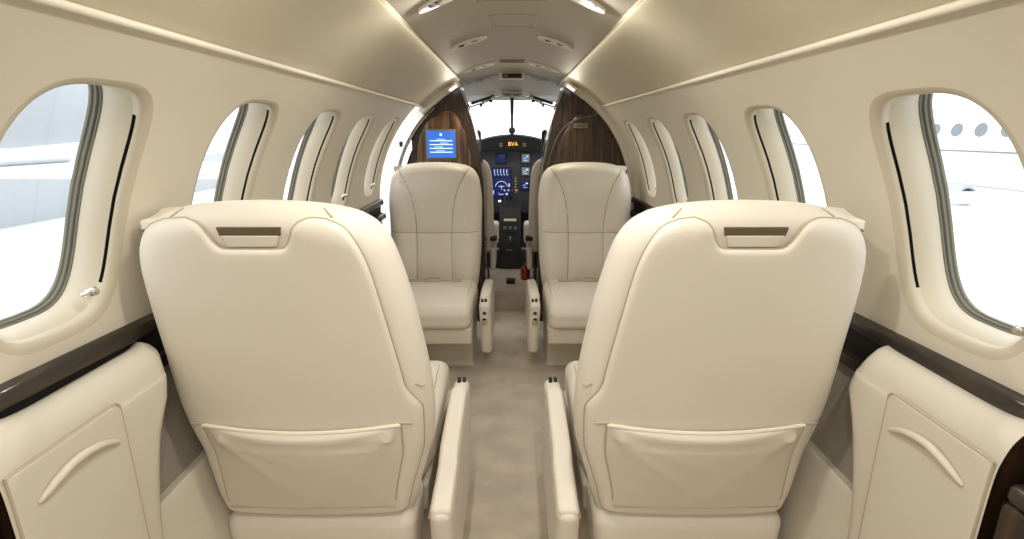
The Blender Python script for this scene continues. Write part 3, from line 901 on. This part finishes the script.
# centre pedestal with throttle quadrant
cp_ = empty('center_pedestal', (-.015, 4.00, .135), 0, 'dark centre pedestal with throttle levers between the pilot seats', 'pedestal')
def pedw(x, y, z):
    return (x, y+(.0 if z < .25 else (z-.25)*.5), z)
obj('pedestal_body', rb(0, .0, .25, .175, .24, .50, .012, 3, 3, warp=pedw), 'charcoal', cp_)
obj('radio_face', rb(0, -.172, .36, .135, .012, .11, .004, warp=pedw), 'black', cp_)
rad = []
for i in range(3): rad.append(rb(-.04+.04*i, -.180, .34, .026, .006, .022, .003, warp=pedw))
objs('radio_knob', rad, 'gasket', cp_)
obj('radio_label', rb(0, -.178, .398, .10, .006, .018, .002, warp=pedw), 'cream', cp_)
obj('trim_wheel', move(lathe([(0, -.008), (.03, -.008), (.034, 0), (.03, .008), (0, .008)], 20), .0, -.175, .25, ry=pi/2), 'gasket', cp_)
obj('pedestal_grip', rb(-.006, -.176, .17, .05, .01, .014, .003), 'gasket', cp_)
for i, x in enumerate((-.045, -.012, .02, .05)):
    lv = obj('throttle_lever', tube([(x, .04, .50), (x, .0, .58), (x, -.03, .61)], .006, 6), 'gasket', cp_)
    obj('lever_knob', rb(x, -.035, .618, .022, .026, .022, .008), 'red' if i == 2 else 'chrome', lv)
# pilot seats, seen edge-on from behind
def pilot(sg, label):
    t = empty('pilot_seat', (sg*(.315 if sg > 0 else .325), 3.53, .135), 0, label, 'seat')
    # backrest
    o = spline([(0, .90, 0), (.10, .895, 0), (.155, .87, 0), (.185, .80, 0), (.195, .65, 0), (.198, .45, 0), (.185, .30, 0), (.10, .27, 0), (0, .27, 0)], 6)
    hf = [(p[0], p[1]) for p in o]; ol = dense(hf+[(-x, z) for x, z in reversed(hf[1:-1])], .02)
    q = [ol[0]]
    for p in ol[1:]:
        if math.hypot(p[0]-q[-1][0], p[1]-q[-1][1]) > .008: q.append(p)
    ym = lambda z: -.06-.06*(z-.3)
    obj('backrest', pad(q, .035, .045, lambda x, z, p: (x, ym(z)+.06*p, z), lambda x, z, p: (x, ym(z)-.035*p, z)), 'leather', t)
    obj('seat_cushion', rb(0, .10, .28, .38, .34, .10, .04, 4, 3), 'leather', t)
    obj('back_shell', rb(-sg*.0, -.125, .54, .33, .02, .50, .01, 3, 2, warp=lambda x, y, z: (x, y-.06*(z-.3)+.02, z)), 'leather_tan', t)
    obj('shoulder_harness', tube([(-sg*.06, -.16, .45), (-sg*.05, -.155, .80), (-sg*.04, -.11, .915), (-sg*.04, -.02, .86)], .012, 6, flat=.4), 'black', t)
    # padded headrest tall and dark
    obj('headrest', rb(-sg*.02, -.085, .985, .20, .05, .19, .024, 4), 'black', t)
    obj('armrest', rb(-sg*.205, .02, .37, .05, .16, .15, .02, 4, 2, warp=lambda x, y, z: (x, y-.2*(z-.37), z)), 'white', t)
    obj('arm_bracket', rb(-sg*.195, -.05, .345, .05, .12, .03, .008), 'black', t)
    obj('lower_side', rb(-sg*.19, .0, .20, .04, .24, .14, .02, 3, 2, warp=lambda x, y, z: (x, y+.5*(z-.2), z)), 'leather_tan', t)
    obj('seat_frame', join(rb(-.13, .08, .13, .03, .30, .24, .008), rb(.13, .08, .13, .03, .30, .24, .008), rb(-.13, .08, .012, .04, .36, .024, .004), rb(.13, .08, .012, .04, .36, .024, .004), rb(0, .08, .225, .30, .30, .03, .006)), 'black', t)
    return t
pilot(-1, 'left pilot seat, cream back edge showing past the left wood cabinet')
pilot(1, 'right pilot seat, cream back edge showing past the right wood divider')
# things on the cockpit floor
t = empty('fire_extinguisher', (.100, 3.60, .135), 0, 'small red fire extinguisher standing on the cockpit floor by the right divider', 'fire extinguisher')
obj('cylinder', lathe([(0, 0), (.031, 0), (.035, .006), (.035, .078), (.028, .094), (.011, .100), (.010, .108), (0, .108)], 20), 'red', t)
obj('valve', rb(0, 0, .116, .02, .026, .018, .004), 'charcoal', t)
obj('handle', tube([(0, .0, .125), (-.012, -.03, .135), (-.018, -.045, .130)], .004, 6), 'gasket', t)
obj('gauge', move(lathe([(0, 0), (.007, 0), (.007, .004), (0, .004)], 10), 0, -.014, .116, rx=pi/2), 'chrome', t)
t = empty('floor_box', (-.010, 3.50, .135), 0, 'small flat black box on the carpet at the cockpit step', 'box')
obj('box_body', rb(0, 0, .014, .062, .05, .028, .004), 'black', t)
obj('box_lid', rb(0, 0, .030, .066, .054, .006, .002), 'charcoal', t)

# ------------------------------------------------------------------ outside, seen through the windows
struct('ground', grid(2, 2, lambda u, v: (-30+60*u, -20+60*v, -1.15)), 'apron')
def jet(sg, X, label, yw, zc=1.15, r=.85):
    t = empty('parked_jet', (sg*X, 0, 0), 0, label, 'aircraft')
    fu = tube([(0, -6, zc), (0, -4, zc), (0, 14, zc), (0, 17, zc-.1), (0, 18.6, zc-.25)], [r*.35, r, r, r*.8, r*.15], 28)
    f = obj('fuselage', fu, 'plane_white', t)
    for y in yw:
        V = [(-sg*(r+.004)*math.cos(.25+.0)+sg*.02*abs(math.sin(a)), y+.09*math.cos(a), zc+.078+.09*math.sin(a)) for a in np.linspace(0, 2*pi, 20)[:-1]]
        V = [(-sg*math.sqrt(max(0, (r+.006)**2-(z-zc)**2)), y2, z) for _, y2, z in V]
        obj('cabin_window', (V, [tuple(range(19))]), 'plane_glass', f)
    return t
j1 = jet(1, 7.0, 'white parked jet with oval windows seen through the right foreground window', [5.7, 6.07, 6.44, 6.81, 7.18, 7.55, 7.92])
obj('wing', rb(-.2, 7.0, .42, 3.6, 2.2, .09, .04, 3, 2), 'plane_white', j1)
ng = lathe([(0, -.62), (.16, -.62), (.22, -.3), (.24, .2), (.215, .5), (.17, .5), (.15, .2), (0, .2)], 20)
obj('nacelle', move(xf(ng, lambda x, y, z: (x*.62, y*.62, z*.8)), -1.15, 6.85, .40, rx=pi/2), 'plane_grey', j1)
obj('stripe', tube([(-math.sqrt(.85**2-.20**2)-.002, y, .95) for y in (0, 5, 9, 13)], .012, 6), 'plane_glass', j1)
j2 = jet(-1, 8.5, 'white parked jet seen hazily through the left foreground window', [7.6, 8.1, 8.6, 9.1, 9.6], 1.6, 1.0)
obj('wing', rb(2.6, 8.2, .62, 5.5, 2.4, .10, .045, 3, 2), 'plane_white', j2)
obj('nacelle', move(lathe([(0, -.9), (.34, -.9), (.50, -.5), (.54, .2), (.50, .7), (.42, .72), (.36, .3), (0, .3)], 28), 4.2, 4.6, 1.60, rx=pi/2), 'plane_grey', j2)

struct('ground_band', rb(-13, 10, -.42, .3, 30, 1.5, .02, 2), 'plane_grey')  # added low grey box, stands in for the grey far ground
# ------------------------------------------------------------------ light
w = bpy.data.worlds.new('sky'); S.world = w; w.use_nodes = True
bg = w.node_tree.nodes['Background']; bg.inputs[0].default_value = (.93, .97, 1, 1); bg.inputs[1].default_value = 2.5

def area(name, loc, rot, sx, sy, power, col, shape='RECTANGLE', spread=pi):
    l = bpy.data.lights.new(name, 'AREA'); l.shape = shape; l.size = sx
    if shape in ('RECTANGLE', 'ELLIPSE'): l.size_y = sy
    l.energy = power; l.color = col; l.spread = spread
    o = bpy.data.objects.new(name, l); COL.objects.link(o); o.location = loc; o.rotation_euler = rot
    return o
warm = (1, .965, .90)
# the lit reading lamps in the ceiling
for y in (-.9, -.35, .2, .78, 1.36):
    for sg in (-1, 1):
        x = sg*.15
        area('reading_lamp', (x, y, ceil_z(x)-.022), (0, -sg*.25, 0), .035, .035, 2.0, warm, 'DISK')
# added fill strips along both ridges of the ceiling, washing the side panels
for sg in (-1, 1):
    area('ridge_fill_strip', (sg*.286, .9, 1.474), (0, sg*math.radians(-62), 0), .006, 4.2, .6, (1, .92, .78))
for sg in (-1, 1):
    area('entry_lamp', (sg*.30, 2.95, 1.405), (-.5, sg*math.radians(20), 0), .05, .08, 1.3, (1, .90, .72))
# added fill lamp brightening the cockpit, no fixture there
area('cockpit_fill', (0, 3.75, 1.44), (0, 0, 0), .05, .05, 1.8, (1, .88, .70), 'DISK')

S.view_settings.view_transform = 'Standard'
try: S.view_settings.look = 'None'
except Exception: pass
S.view_settings.gamma = 1; S.view_settings.use_curve_mapping = False
S.view_settings.exposure = 0.02
